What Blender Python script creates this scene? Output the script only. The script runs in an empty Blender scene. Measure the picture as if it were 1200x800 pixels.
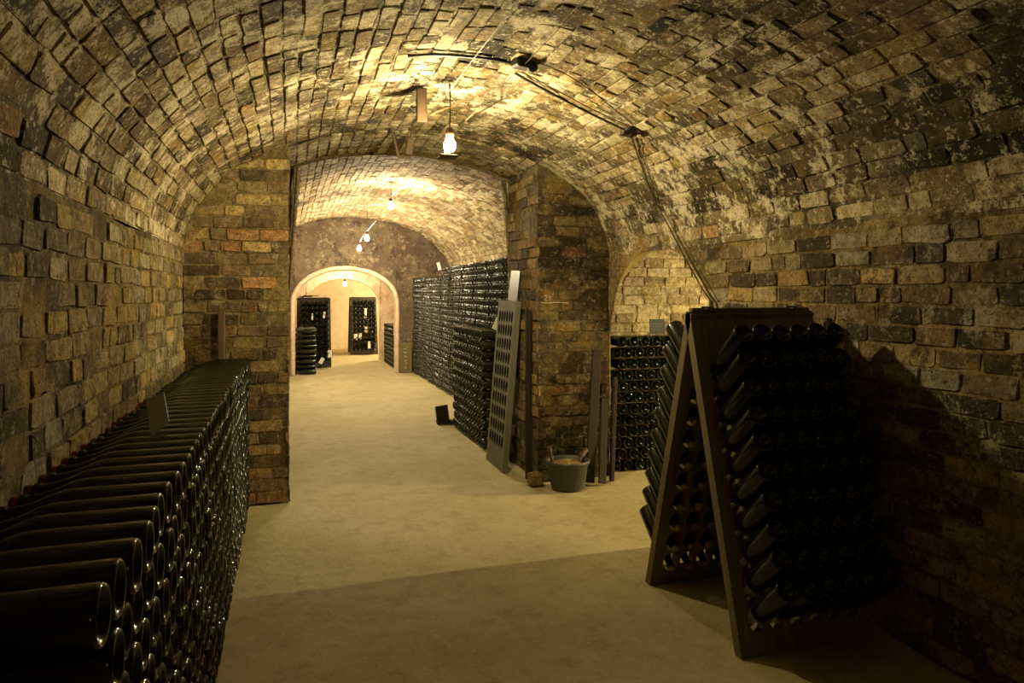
import bpy, math, random
import numpy as np
from mathutils import Vector, Matrix

SC = bpy.context.scene
COL = SC.collection
rng = np.random.default_rng(7)
random.seed(7)

# ------------------------------------------------------------------ camera
F, CAMZ, HOR = 850.0, 1.42, 345.0
TH = math.atan(262.0 / F)
CT, ST = math.cos(TH), math.sin(TH)
cam = bpy.data.objects.new('camera', bpy.data.cameras.new('camera'))
COL.objects.link(cam)
cam.location = (0, 0, CAMZ)
cam.rotation_euler = (math.pi / 2, 0, -TH)
cam.data.sensor_width = 36.0
cam.data.lens = 36.0 * F / 1200
cam.data.shift_y = -(400 - HOR) / 1200
cam.data.clip_start = 0.02
SC.camera = cam


def ray(px, py):
    u = (px - 600) / F
    return np.array([u * CT + ST, CT - u * ST, (HOR - py) / F])


def on_y(px, py, Y):
    d = ray(px, py); k = Y / d[1]
    return np.array([d[0] * k, Y, CAMZ + d[2] * k])


def on_x(px, py, X):
    d = ray(px, py); k = X / d[0]
    return np.array([X, d[1] * k, CAMZ + d[2] * k])


# ------------------------------------------------------------------ materials
def nt(name):
    m = bpy.data.materials.new(name); m.use_nodes = True
    t = m.node_tree; t.nodes.clear()
    out = t.nodes.new('ShaderNodeOutputMaterial')
    b = t.nodes.new('ShaderNodeBsdfPrincipled')
    t.links.new(b.outputs[0], out.inputs[0])
    return m, t, b


def node(t, kind, **kw):
    n = t.nodes.new(kind)
    for k, v in kw.items():
        if k in n.inputs.keys():
            n.inputs[k].default_value = v
        else:
            setattr(n, k, v)
    return n


def noise(t, vec, scale, detail=4, rough=0.6):
    n = node(t, 'ShaderNodeTexNoise', Scale=scale, Detail=detail, Roughness=rough)
    t.links.new(vec, n.inputs['Vector'])
    return n.outputs['Fac']


def ramp(t, fac, a, b, ca=(0, 0, 0, 1), cb=(1, 1, 1, 1)):
    r = t.nodes.new('ShaderNodeValToRGB')
    r.color_ramp.elements[0].position = a; r.color_ramp.elements[0].color = ca
    r.color_ramp.elements[1].position = b; r.color_ramp.elements[1].color = cb
    t.links.new(fac, r.inputs[0])
    return r.outputs[0]


def mix(t, fac, a, b, mode='MIX'):
    n = t.nodes.new('ShaderNodeMix'); n.data_type = 'RGBA'; n.blend_type = mode
    if isinstance(fac, (int, float)): n.inputs[0].default_value = fac
    else: t.links.new(fac, n.inputs[0])
    for i, x in ((6, a), (7, b)):
        if isinstance(x, tuple): n.inputs[i].default_value = (*x[:3], 1)
        else: t.links.new(x, n.inputs[i])
    return n.outputs[2]


def mul(t, a, k):
    n = t.nodes.new('ShaderNodeMath'); n.operation = 'MULTIPLY'
    t.links.new(a, n.inputs[0]); n.inputs[1].default_value = k
    return n.outputs[0]


def masonry(name, lime=(.80, .68, .47), lime_amt=.7, lime_cov=.53, soot_amt=.75, soot_cov=.56, speck=.8, ochre=.35, weather=.8):
    m, t, b = nt(name)
    at = t.nodes.new('ShaderNodeAttribute'); at.attribute_name = 'bcol'
    co = t.nodes.new('ShaderNodeNewGeometry').outputs['Position']
    c = at.outputs['Color']
    # tonal variation inside each brick
    f = ramp(t, noise(t, co, 21, 7, .75), .40, .62, (.42, .37, .30, 1), (1.12, 1.1, 1.05, 1))
    c = mix(t, weather, c, mix(t, 1.0, c, f, 'MULTIPLY'))
    # ochre stain
    f = ramp(t, noise(t, co, 2.3, 6, .65), .54, .62)
    c = mix(t, mul(t, f, ochre), c, (.40, .25, .06))
    # lime bloom: broad sheets and small flakes
    f = ramp(t, noise(t, co, 3.6, 12, .80), lime_cov, lime_cov + .05)
    c = mix(t, mul(t, f, lime_amt), c, lime)
    f = ramp(t, noise(t, co, 27, 6, .78), .56, .60)
    c = mix(t, mul(t, f, lime_amt * .8), c, lime)
    # soot and damp stains with a shape of their own
    f = ramp(t, noise(t, co, 5.2, 12, .80), soot_cov, soot_cov + .05)
    c = mix(t, mul(t, f, soot_amt), c, (.055, .040, .022))
    f = ramp(t, noise(t, co, 1.1, 10, .75), .55, .63)
    c = mix(t, mul(t, f, soot_amt * .7), c, (.08, .058, .03))
    # pits
    f = ramp(t, noise(t, co, 70, 3, .75), .58, .63)
    c = mix(t, mul(t, f, speck), c, (.04, .03, .017))
    t.links.new(c, b.inputs['Base Color'])
    b.inputs['Roughness'].default_value = .93
    b.inputs['Specular IOR Level'].default_value = .15
    bm1 = node(t, 'ShaderNodeBump', Strength=1.0, Distance=.02)
    t.links.new(noise(t, co, 26, 8, .72), bm1.inputs['Height'])
    bm2 = node(t, 'ShaderNodeBump', Strength=.9, Distance=.006)
    t.links.new(noise(t, co, 120, 4, .7), bm2.inputs['Height'])
    t.links.new(bm1.outputs[0], bm2.inputs['Normal'])
    t.links.new(bm2.outputs[0], b.inputs['Normal'])
    return m


def rough_mat(name, c1, c2, scale=6, c3=None, bump=.5, bdist=.01, bscale=30, rough=.9, lo=.4, hi=.65, spec=.2):
    m, t, b = nt(name)
    co = t.nodes.new('ShaderNodeNewGeometry').outputs['Position']
    c = mix(t, ramp(t, noise(t, co, scale, 8, .68), lo, hi), c1, c2)
    if c3:
        c = mix(t, mul(t, ramp(t, noise(t, co, scale * 2.7, 8, .72), .53, .66), .8), c, c3)
    t.links.new(c, b.inputs['Base Color'])
    b.inputs['Roughness'].default_value = rough
    b.inputs['Specular IOR Level'].default_value = spec
    bp = node(t, 'ShaderNodeBump', Strength=bump, Distance=bdist)
    t.links.new(noise(t, co, bscale, 7, .7), bp.inputs['Height'])
    t.links.new(bp.outputs[0], b.inputs['Normal'])
    return m


def wood(name, c1, c2, axis=2, rough=.75):
    m, t, b = nt(name)
    tc = t.nodes.new('ShaderNodeTexCoord')
    mp = t.nodes.new('ShaderNodeMapping')
    s = [40, 40, 40]; s[axis] = 2.5
    mp.inputs['Scale'].default_value = s
    t.links.new(tc.outputs['Object'], mp.inputs[0])
    f = noise(t, mp.outputs[0], 1.0, 6, .65)
    t.links.new(mix(t, ramp(t, f, .35, .68), c1, c2), b.inputs['Base Color'])
    b.inputs['Roughness'].default_value = rough
    b.inputs['Specular IOR Level'].default_value = .3
    bp = node(t, 'ShaderNodeBump', Strength=.35, Distance=.004)
    t.links.new(f, bp.inputs['Height']); t.links.new(bp.outputs[0], b.inputs['Normal'])
    return m


def plain(name, c, rough=.6, metal=0.0, spec=.5):
    m, t, b = nt(name)
    co = t.nodes.new('ShaderNodeTexCoord').outputs['Object']
    f = ramp(t, noise(t, co, 22, 5, .65), .3, .75)
    t.links.new(mix(t, f, tuple(x * .8 for x in c), c), b.inputs['Base Color'])
    b.inputs['Roughness'].default_value = rough
    b.inputs['Metallic'].default_value = metal
    b.inputs['Specular IOR Level'].default_value = spec
    return m


def glow(name, c, s):
    m = bpy.data.materials.new(name); m.use_nodes = True
    t = m.node_tree; t.nodes.clear()
    o = t.nodes.new('ShaderNodeOutputMaterial'); e = t.nodes.new('ShaderNodeEmission')
    e.inputs[0].default_value = (*c, 1); e.inputs[1].default_value = s
    t.links.new(e.outputs[0], o.inputs[0])
    return m


M = {}
M['vault'] = masonry('vault_brick', lime_amt=.8, lime_cov=.515, soot_amt=.8, soot_cov=.565, ochre=.25)
M['bay'] = masonry('bay_brick', lime_amt=.6, lime_cov=.53, soot_amt=.45, soot_cov=.58, speck=.6, ochre=.2)
M['lwall'] = masonry('left_wall_brick', lime=(.52, .44, .28), lime_amt=.5, lime_cov=.55, soot_amt=.75, soot_cov=.55, ochre=.55)
M['rwall'] = masonry('right_wall_brick', lime=(.50, .43, .30), lime_amt=.6, lime_cov=.55, soot_amt=.8, soot_cov=.55, ochre=.5)
M['pier'] = masonry('pier_brick', lime=(.50, .40, .24), lime_amt=.35, lime_cov=.575, soot_amt=.65, soot_cov=.575, ochre=.25)
M['side'] = masonry('side_brick', lime=(.78, .66, .42), lime_amt=.6, lime_cov=.53, soot_amt=.25, soot_cov=.6, speck=.5, ochre=.2)
def stained_plaster():
    m, t, b = nt('stained_plaster')
    co = t.nodes.new('ShaderNodeNewGeometry').outputs['Position']
    c = mix(t, ramp(t, noise(t, co, 2.2, 9, .7), .42, .58), (.135, .098, .060), (.085, .058, .037))
    c = mix(t, mul(t, ramp(t, noise(t, co, 3.1, 11, .78), .53, .585), .85), c, (.040, .026, .020))
    c = mix(t, mul(t, ramp(t, noise(t, co, 6.5, 11, .80), .545, .60), .7), c, (.24, .185, .11))
    c = mix(t, mul(t, ramp(t, noise(t, co, 24, 6, .75), .57, .62), .6), c, (.035, .024, .016))
    t.links.new(c, b.inputs['Base Color']); b.inputs['Roughness'].default_value = .93; b.inputs['Specular IOR Level'].default_value = .15
    bp = node(t, 'ShaderNodeBump', Strength=1.0, Distance=.03)
    t.links.new(noise(t, co, 9, 9, .72), bp.inputs['Height']); t.links.new(bp.outputs[0], b.inputs['Normal'])
    return m


M['endplaster'] = stained_plaster()
M['pale'] = rough_mat('pale_render', (.58, .45, .30), (.40, .29, .18), 5, (.62, .50, .36), bump=.4, bdist=.01)
M['rim'] = rough_mat('rim_render', (.62, .46, .32), (.44, .31, .20), 9, (.66, .54, .40), bump=.5, bdist=.008)
M['cream'] = rough_mat('cream_render', (.66, .54, .33), (.52, .41, .24), 4, None, bump=.3)


def floor_mat():
    m, t, b = nt('dusty_concrete')
    co = t.nodes.new('ShaderNodeNewGeometry').outputs['Position']
    c = mix(t, ramp(t, noise(t, co, 1.3, 8, .6), .35, .68), (.36, .30, .15), (.46, .39, .22))
    c = mix(t, mul(t, ramp(t, noise(t, co, 6, 11, .78), .50, .60), .45), c, (.25, .195, .095))
    c = mix(t, mul(t, ramp(t, noise(t, co, 17, 10, .78), .55, .62), .35), c, (.58, .49, .31))
    c = mix(t, mul(t, ramp(t, noise(t, co, 3.1, 9, .75), .60, .70), .4), c, (.6, .49, .32))
    c = mix(t, mul(t, ramp(t, noise(t, co, 90, 2, .5), .70, .74), .6), c, (.75, .68, .5))
    c = mix(t, mul(t, ramp(t, noise(t, co, 70, 2, .5), .68, .74), .6), c, (.1, .07, .04))
    t.links.new(c, b.inputs['Base Color'])
    b.inputs['Roughness'].default_value = .8
    b.inputs['Specular IOR Level'].default_value = .25
    b1 = node(t, 'ShaderNodeBump', Strength=.6, Distance=.012)
    t.links.new(noise(t, co, 9, 9, .7), b1.inputs['Height'])
    t.links.new(b1.outputs[0], b.inputs['Normal'])
    return m


M['floor'] = floor_mat()


def glass_mat():
    m, t, b = nt('dark_green_glass')
    co = t.nodes.new('ShaderNodeNewGeometry').outputs['Position']
    c = mix(t, ramp(t, noise(t, co, 14, 4, .6), .4, .7), (.004, .006, .003), (.008, .010, .005))
    t.links.new(c, b.inputs['Base Color'])
    b.inputs['Roughness'].default_value = .13
    b.inputs['Specular IOR Level'].default_value = .42
    return m


M['glass'] = glass_mat()
M['dusty'] = rough_mat('dusty_glass', (.010, .012, .007), (.024, .024, .015), 9, (.045, .042, .03), bump=.12, bdist=.002, bscale=60, rough=.24, spec=.6)
M['cap_red'] = plain('red_cap', (.16, .015, .01), .45)
M['cap_gold'] = plain('gold_cap', (.50, .33, .10), .35, .6)
M['dwood'] = wood('dark_oak', (.11, .078, .030), (.19, .14, .055))
M['gwood'] = wood('grey_oak', (.115, .105, .066), (.18, .165, .105))
M['holeshade'] = wood('shaded_hole_wood', (.010, .008, .005), (.022, .017, .010))  # near-black wood: the shade inside the board's holes put into the colour
M['fwood'] = wood('black_oak', (.022, .017, .012), (.05, .038, .024))
M['plank'] = wood('old_plank', (.016, .010, .006), (.034, .021, .011))
M['rustwood'] = wood('rusty_wood', (.045, .022, .006), (.028, .014, .0045))
M['lath'] = wood('pale_lath', (.30, .21, .09), (.42, .31, .15), axis=0)
M['slate'] = plain('grey_slate', (.42, .40, .33), .6)
M['slateblue'] = plain('blue_slate', (.14, .16, .16), .5)
M['sheet'] = plain('zinc_sheet', (.10, .10, .092), .40, .3)
M['paper'] = plain('white_paper', (.80, .78, .68), .7)
M['chalk'] = plain('chalk', (.62, .56, .44), .95)
M['bucket'] = plain('bucket_plastic', (.075, .075, .055), .55)
M['sand'] = rough_mat('sand', (.30, .20, .09), (.2, .13, .06), 30, None, bump=.8)
M['cable'] = plain('black_cable', (.03, .02, .012), .6)
M['wire'] = plain('bare_wire', (.10, .065, .03), .5, .3)
M['twig'] = plain('frayed_twine', (.20, .11, .035), .9)
M['iron'] = plain('rusty_iron', (.10, .06, .03), .7, .2)
M['socket'] = plain('brown_bakelite', (.09, .04, .02), .4)
M['box'] = plain('junction_box', (.035, .022, .014), .7)
M['board'] = wood('green_board', (.16, .12, .04), (.11, .08, .025))
WARM = (1.0, .85, .45)
WARM2 = (1.0, .84, .54)
M['bulb1'] = glow('bulb_main', WARM, 2550)
M['bulb2'] = glow('bulb_bay', WARM2, 3100)
M['bulb3'] = glow('bulb_far', WARM2, 1500)
M['bulb6'] = glow('bulb_room', WARM2, 7000)
M['bulb4'] = glow('bulb_side', WARM, 19000)
M['bulb5'] = glow('bulb_back', WARM, 380)


# ------------------------------------------------------------------ object helpers
def mesh_obj(name, verts, faces, mat, parent=None, smooth=False, cols=None):
    me = bpy.data.meshes.new(name)
    me.from_pydata([tuple(map(float, v)) for v in verts], [], [tuple(f) for f in faces])
    if cols is not None:
        a = me.color_attributes.new('bcol', 'FLOAT_COLOR', 'POINT')
        arr = np.ones((len(verts), 4), np.float32); arr[:, :3] = cols
        a.data.foreach_set('color', arr.ravel())
    for mm in (mat if isinstance(mat, (list, tuple)) else [mat]):
        me.materials.append(mm)
    if smooth: me.shade_smooth()
    me.update()
    o = bpy.data.objects.new(name, me); COL.objects.link(o)
    if parent: o.parent = parent
    return o


def tag(o, label=None, cat=None, group=None, kind=None):
    if label: o['label'] = label
    if cat: o['category'] = cat
    if group: o['group'] = group
    if kind: o['kind'] = kind
    return o


def empty(name, loc=(0, 0, 0)):
    o = bpy.data.objects.new(name, None); COL.objects.link(o); o.location = loc
    o.empty_display_size = .05
    return o


class MB:
    """collects shapes into one mesh"""
    def __init__(s): s.v = []; s.f = []
    def add(s, v, f):
        n = len(s.v); s.v += [tuple(map(float, x)) for x in v]; s.f += [tuple(i + n for i in q) for q in f]
        return s
    def box(s, c, size, R=None, bev=.004):
        """bevelled box"""
        hx, hy, hz = [x / 2 for x in size]; b = min(bev, hx * .45, hy * .45, hz * .45)
        vs, idx = [], {}
        for sx in (-1, 1):
            for sy in (-1, 1):
                for sz in (-1, 1):
                    for ax in range(3):
                        p = [sx * (hx - b), sy * (hy - b), sz * (hz - b)]
                        p[ax] = (sx * hx, sy * hy, sz * hz)[ax]
                        idx[(sx, sy, sz, ax)] = len(vs); vs.append(p)
        fs = []
        for ax in range(3):
            o1, o2 = [(1, 2), (2, 0), (0, 1)][ax]
            for sg in (-1, 1):
                q = []
                for a, bb in ((-1, -1), (1, -1), (1, 1), (-1, 1)):
                    k = [0, 0, 0]; k[ax] = sg; k[o1] = a; k[o2] = bb
                    q.append(idx[(*k, ax)])
                fs.append(q if sg > 0 else q[::-1])
            for a in (-1, 1):
                for bb in (-1, 1):
                    k0 = [0, 0, 0]; k0[ax] = -1; k0[o1] = a; k0[o2] = bb
                    k1 = list(k0); k1[ax] = 1
                    fs.append([idx[(*k0, o1)], idx[(*k1, o1)], idx[(*k1, o2)], idx[(*k0, o2)]])
        for sx in (-1, 1):
            for sy in (-1, 1):
                for sz in (-1, 1):
                    fs.append([idx[(sx, sy, sz, a)] for a in range(3)])
        R = R or Matrix.Identity(3)
        c = Vector(c)
        return s.add([c + R @ Vector(p) for p in vs], fs)
    def tube(s, pts, r, seg=6, r2=None):
        pts = [Vector(p) for p in pts]; n = len(pts); rings = []
        up = Vector((.3, .2, .93)).normalized()
        for i, p in enumerate(pts):
            d = (pts[min(i + 1, n - 1)] - pts[max(i - 1, 0)]).normalized()
            a = d.cross(up)
            if a.length < 1e-3: a = d.cross(Vector((1, 0, 0)))
            a.normalize(); bq = d.cross(a)
            rr = r if r2 is None else r + (r2 - r) * i / max(1, n - 1)
            rings += [p + (a * math.cos(2 * math.pi * k / seg) + bq * math.sin(2 * math.pi * k / seg)) * rr for k in range(seg)]
        fs = []
        for i in range(n - 1):
            for k in range(seg):
                fs.append((i * seg + k, i * seg + (k + 1) % seg, (i + 1) * seg + (k + 1) % seg, (i + 1) * seg + k))
        fs.append(tuple(range(seg))); fs.append(tuple((n - 1) * seg + k for k in range(seg)))
        return s.add(rings, fs)
    def lathe(s, prof, seg=20, Mx=None):
        vs, fs = [], []
        Mx = Mx or Matrix.Identity(4)
        for r, z in prof:
            for k in range(seg):
                a = 2 * math.pi * k / seg
                vs.append(Mx @ Vector((r * math.cos(a), r * math.sin(a), z)))
        for i in range(len(prof) - 1):
            for k in range(seg):
                fs.append((i * seg + k, i * seg + (k + 1) % seg, (i + 1) * seg + (k + 1) % seg, (i + 1) * seg + k))
        fs.append(tuple(range(seg))[::-1]); fs.append(tuple((len(prof) - 1) * seg + k for k in range(seg)))
        return s.add(vs, fs)
    def build(s, name, mat, parent=None, smooth=False):
        return mesh_obj(name, s.v, s.f, mat, parent, smooth)


# ------------------------------------------------------------------ masonry builder
def sn(s, t, k=1.0, ph=0.0):
    """smooth pseudo noise in -1..1"""
    return (np.sin(1.7 * k * s + 2.3 * k * t + ph) + np.sin(-2.9 * k * s + 1.3 * k * t + 1.3 + 2 * ph)
            + np.sin(3.7 * k * s + 3.1 * k * t + 4.1 - ph) + np.sin(.9 * k * s - 4.3 * k * t + .7 * ph)) / 4


PAL = {
    'vault': [((.60, .49, .31), 2.5), ((.43, .33, .18), 4), ((.28, .20, .10), 3.5), ((.13, .095, .055), 2.8), ((.36, .23, .10), .8), ((.50, .37, .11), .3)],
    'bay':   [((.56, .47, .30), 3), ((.42, .32, .18), 4), ((.28, .20, .10), 2.5), ((.38, .25, .12), 1)],
    'lwall': [((.33, .25, .12), 4), ((.25, .20, .12), 4), ((.14, .105, .06), 2), ((.42, .31, .11), 1.6), ((.36, .31, .21), 2)],
    'rwall': [((.38, .29, .16), 3), ((.22, .155, .085), 3), ((.10, .075, .048), 3), ((.52, .36, .13), .8), ((.42, .36, .25), 1.5)],
    'pier':  [((.38, .28, .12), 3), ((.20, .14, .075), 3), ((.10, .072, .042), 2.5), ((.31, .18, .08), 1.5)],
    'side':  [((.50, .41, .25), 4), ((.40, .32, .18), 3), ((.56, .49, .34), 2)],
}
MORT = {'vault': (.36, .28, .16), 'bay': (.26, .19, .10), 'lwall': (.28, .20, .09), 'rwall': (.40, .29, .11), 'pier': (.30, .22, .10), 'side': (.45, .34, .17)}


def masonry_obj(name, mp, S, T, style, mat, lo=None, hi=None, clip=None, keep=None, bl=.215, bh=.081, sbreaks=(), dark=None,
                missing=.02, depth=.0030, jit=.0035, seed=1, kind='structure', ns=None, ntt=None, gap=.0022, tones=1.0):
    """brick surface over s in S, t in lo(s)..hi(s); mp(s,t,d) -> points"""
    r = np.random.default_rng(seed)
    lo = lo or (lambda s: np.full_like(s, T[0])); hi = hi or (lambda s: np.full_like(s, T[1]))
    V, C, Fc = [], [], []
    # bedding shell
    ns = ns or max(2, int((S[1] - S[0]) / .12)); ntt = ntt or max(2, int((T[1] - T[0]) / .08))
    ss = np.unique(np.concatenate([np.linspace(S[0], S[1], ns), np.array(list(sbreaks), float)]))
    L, H = lo(ss), np.maximum(hi(ss), lo(ss) + 1e-4)
    w = np.linspace(0, 1, ntt)
    Sg = np.repeat(ss, ntt); Tg = (L[:, None] + (H - L)[:, None] * w[None]).ravel()
    Dg = -.003 + .0035 * sn(Sg, Tg, 9) + .012 * sn(Sg, Tg, 2.2, 1.0)
    P = mp(Sg, Tg, Dg)
    mc = np.array(MORT[style]) * (.66 + .5 * sn(Sg, Tg, 2.1, 2)[:, None])
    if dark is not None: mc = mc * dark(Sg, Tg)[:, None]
    V.append(P); C.append(np.clip(mc, .01, 1))
    i = np.arange(len(ss) - 1)[:, None]; j = np.arange(ntt - 1)[None]
    a = (i * ntt + j).ravel()
    Fc += np.stack([a, a + ntt, a + ntt + 1, a + 1], 1).tolist()
    # bricks
    rows = int((T[1] - T[0]) / bh) + 1
    b = []
    for k in range(rows):
        t0 = T[0] + k * bh
        s = S[0] - r.uniform(0, bl)
        while s < S[1]:
            ln = bl * (r.uniform(.85, 1.12) if r.random() > .18 else r.uniform(.45, .65))
            b.append((s, s + ln, t0, t0 + bh)); s += ln
    b = np.array(b)
    cs, ctt = (b[:, 0] + b[:, 1]) / 2, (b[:, 2] + b[:, 3]) / 2
    ok = (cs > S[0]) & (cs < S[1]) & (ctt > lo(cs) + bh * .2) & (ctt < hi(cs) - bh * .2)
    if keep is not None: ok &= keep(cs, ctt)
    ok &= r.random(len(b)) > missing
    b, cs, ctt = b[ok], cs[ok], ctt[ok]; N = len(b)
    K = 12
    ang = np.linspace(0, 2 * math.pi, K, endpoint=False) + math.pi / K
    ca, sa = np.cos(ang), np.sin(ang)
    ux = np.sign(ca) * np.abs(ca) ** .22; uy = np.sign(sa) * np.abs(sa) ** .22
    hx = (b[:, 1] - b[:, 0]) / 2 - gap; hy = (b[:, 3] - b[:, 2]) / 2 - gap
    hx = hx - r.uniform(0, .006, N); hy = hy - r.uniform(0, .005, N)
    jx, jy = r.normal(0, .0032, (N, K)), r.normal(0, .0028, (N, K))
    tilt = r.normal(0, .05, N)
    dt = depth + r.uniform(-jit, jit, N)
    slope = r.normal(0, .025, (N, 2))
    lay = []
    for sc_, base in ((1.0, True), (.99, False), (.93, False)):
        X = ux[None] * hx[:, None] * (1 - (1 - sc_) * .07 / np.maximum(hx, .02)[:, None] * .6) + jx
        Y = uy[None] * hy[:, None] * sc_ + jy
        X, Y = X - Y * tilt[:, None] * .3, Y + X * tilt[:, None] * .15
        sg, tg = cs[:, None] + X, ctt[:, None] + Y
        base_d = .012 * sn(sg, tg, 2.2, 1.0)
        if base: D = base_d - .012
        else: D = base_d + dt[:, None] - (.005 if sc_ > .95 else 0) + .6 * X * slope[:, :1] + .6 * Y * slope[:, 1:] + r.normal(0, .0013, (N, K))
        sg = np.clip(sg, S[0], S[1])
        if clip is not None: sg, tg = clip(sg, tg, cs[:, None], ctt[:, None])
        tg = np.minimum(np.maximum(tg, lo(sg.ravel()).reshape(sg.shape)), hi(sg.ravel()).reshape(sg.shape))
        lay.append(mp(sg.ravel(), tg.ravel(), D.ravel()).reshape(N, K, 3))
    pc = np.array([p[0] for p in PAL[style]]); pw = np.array([p[1] for p in PAL[style]])
    tone = sn(cs, ctt, 1.1, seed) * .8 + r.normal(0, .75, N)      # patches of lighter and darker bricks
    lum = pc.sum(1); order = np.argsort(-lum)
    cum = np.cumsum(pw[order]) / pw.sum()
    rank = np.argsort(np.argsort(tone)) / max(1, N - 1)
    pick = order[np.searchsorted(cum, np.clip(rank, 0, .9999))]
    col = pc[pick] * r.uniform(.68, 1.2, N)[:, None] * (1 + r.normal(0, .022, (N, 3)))
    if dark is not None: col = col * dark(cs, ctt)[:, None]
    col = np.clip(col, .01, .9)
    n0 = len(P)
    V.append(np.concatenate(lay, 1).reshape(-1, 3)); C.append(np.repeat(col, 3 * K, 0))
    k = np.arange(K); k2 = (k + 1) % K
    for q in range(N):
        o = n0 + q * 3 * K
        for l in (0, 1):
            Fc += np.stack([o + l * K + k, o + l * K + k2, o + l * K + K + k2, o + l * K + K + k], 1).tolist()
        Fc.append((o + 2 * K + k).tolist())
    ob = mesh_obj(name, np.concatenate(V), Fc, mat, None, False, np.concatenate(C))
    if kind: ob['kind'] = kind
    return ob


def plane_map(o, u, n, v=(0, 0, 1)):
    o, u, n, v = map(np.array, (o, u, n, v))
    return lambda s, t, d: o + s[:, None] * u + t[:, None] * v + d[:, None] * n


def ell(xc, a, zs, b, n=400):
    th = np.linspace(math.pi, 0, n)
    x, z = xc + a * np.cos(th), zs + b * np.sin(th)
    nx, nz = -np.cos(th) / a, -np.sin(th) / b
    ln = np.hypot(nx, nz); nx, nz = nx / ln, nz / ln
    L = np.concatenate([[0], np.cumsum(np.hypot(np.diff(x), np.diff(z)))])
    return dict(L=L[-1], l=L, x=x, z=z, nx=nx, nz=nz, xc=xc, a=a, zs=zs, b=b)


def vault_map(E):
    def f(s, t, d):
        x, z, nx, nz = (np.interp(t, E['l'], E[k]) for k in ('x', 'z', 'nx', 'nz'))
        return np.stack([x + nx * d, s, z + nz * d], 1)
    return f


def vz(E, x):
    q = np.clip(1 - ((np.asarray(x, float) - E['xc']) / E['a']) ** 2, 0, 1)
    return E['zs'] + E['b'] * np.sqrt(q)


# ------------------------------------------------------------------ the setting
XL, XR, YB, YP, YQ, YE = -.66, 2.40, -6.0, 5.20, 5.96, 13.3
EM = ell((XL + XR) / 2, (XR - XL) / 2, 1.72, .88)
X2 = 2.94
E2 = ell((XL + X2) / 2, (X2 - XL) / 2, 1.66, 1.15)

# floor
ny, nx = 170, 90
gx, gy = np.meshgrid(np.linspace(-2.0, 8.4, nx), np.linspace(YB - .2, 19.8, ny))
fz = .006 * sn(gx.ravel(), gy.ravel(), 2.0) + .003 * sn(gx.ravel(), gy.ravel(), 7)
fz = np.minimum(fz, .006) - .006
fv = np.stack([gx.ravel(), gy.ravel(), fz], 1)
ff = [(j * nx + i, j * nx + i + 1, (j + 1) * nx + i + 1, (j + 1) * nx + i) for j in range(ny - 1) for i in range(nx - 1)]
tag(mesh_obj('floor', fv, ff, M['floor'], smooth=True), kind='structure')

# main vault and second bay vault
def vtone(s, t):  # brick tone factor: darker patches, and a darker band near the right springing
    L = EM['L']; wob = .10 * sn(s, t, 4.0, 1.0) + .06 * sn(s, t, 11.0, 2.0)
    k = np.ones_like(s)
    for (y0, t0, ry, rt, v) in ((3.40, .47 * L, .16, .36, .22), (2.55, .70 * L, .55, .20, .40), (1.2, .60 * L, .5, .3, .55), (3.6, .30 * L, .6, .22, .55), (1.6, .22 * L, .5, .25, .6), (4.85, .70 * L, .35, .5, .6), (4.15, .50 * L, .55, .42, .42)):
        d = ((s - y0) / ry) ** 2 + ((t - t0) / rt) ** 2
        k = np.minimum(k, np.where(d + 3 * wob < 1, v, 1.0))
    k = np.minimum(k, np.where((t > .865 * L + .5 * wob) & (t < .955 * L + .5 * wob) & (s < 4.6), .38, 1.0))
    return k


masonry_obj('ceiling', vault_map(EM), (YB, YP + .06), (0, EM['L']), 'vault', M['vault'], seed=3, missing=.035, jit=.0035, bh=.078, dark=vtone)
tl = np.interp(0.0, EM['x'], EM['l']); tr = np.interp(1.81, EM['x'], EM['l'])
rib = vault_map(EM)
masonry_obj('ceiling_arch', lambda s, t, d: rib(s, t, d + .016), (YP - .01, YQ + .01), (tl - .03, tr + .03), 'bay', M['vault'], seed=4, missing=.02)
masonry_obj('ceiling_bay', vault_map(E2), (YQ, YE), (0, E2['L']), 'bay', M['bay'], seed=5, missing=.02, bh=.076)
# left wall
masonry_obj('wall_left', plane_map((XL, 0, 0), (0, 1, 0), (1, 0, 0)), (YB, YP), (0, 1.72), 'lwall', M['lwall'], seed=6, jit=.0035, missing=.04)
# right wall with the arched side opening
AC, AW, AS, AH = 4.45, .75, 1.08, .66


def arch_lo(s):
    q = 1 - ((s - AC) / AW) ** 2
    return np.where(q > 0, AS + AH * np.sqrt(np.clip(q, 0, 1)), 0.0)


def rclip(sg, tg, cs, ct):
    inside = (np.abs(sg - AC) < AW) & (tg < AS) & (np.abs(cs - AC) >= AW)
    sg = np.where(inside, np.where(cs < AC, AC - AW, AC + AW), sg)
    return sg, tg


masonry_obj('wall_right', plane_map((XR, 0, 0), (0, 1, 0), (-1, 0, 0)), (YB, YP + .02), (0, 1.74), 'rwall', M['rwall'], lo=arch_lo, clip=rclip,
            sbreaks=(AC - AW - 1e-4, AC - AW + 1e-4, AC + AW - 1e-4, AC + AW + 1e-4), seed=7, jit=.0035, missing=.04, ns=120)
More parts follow.
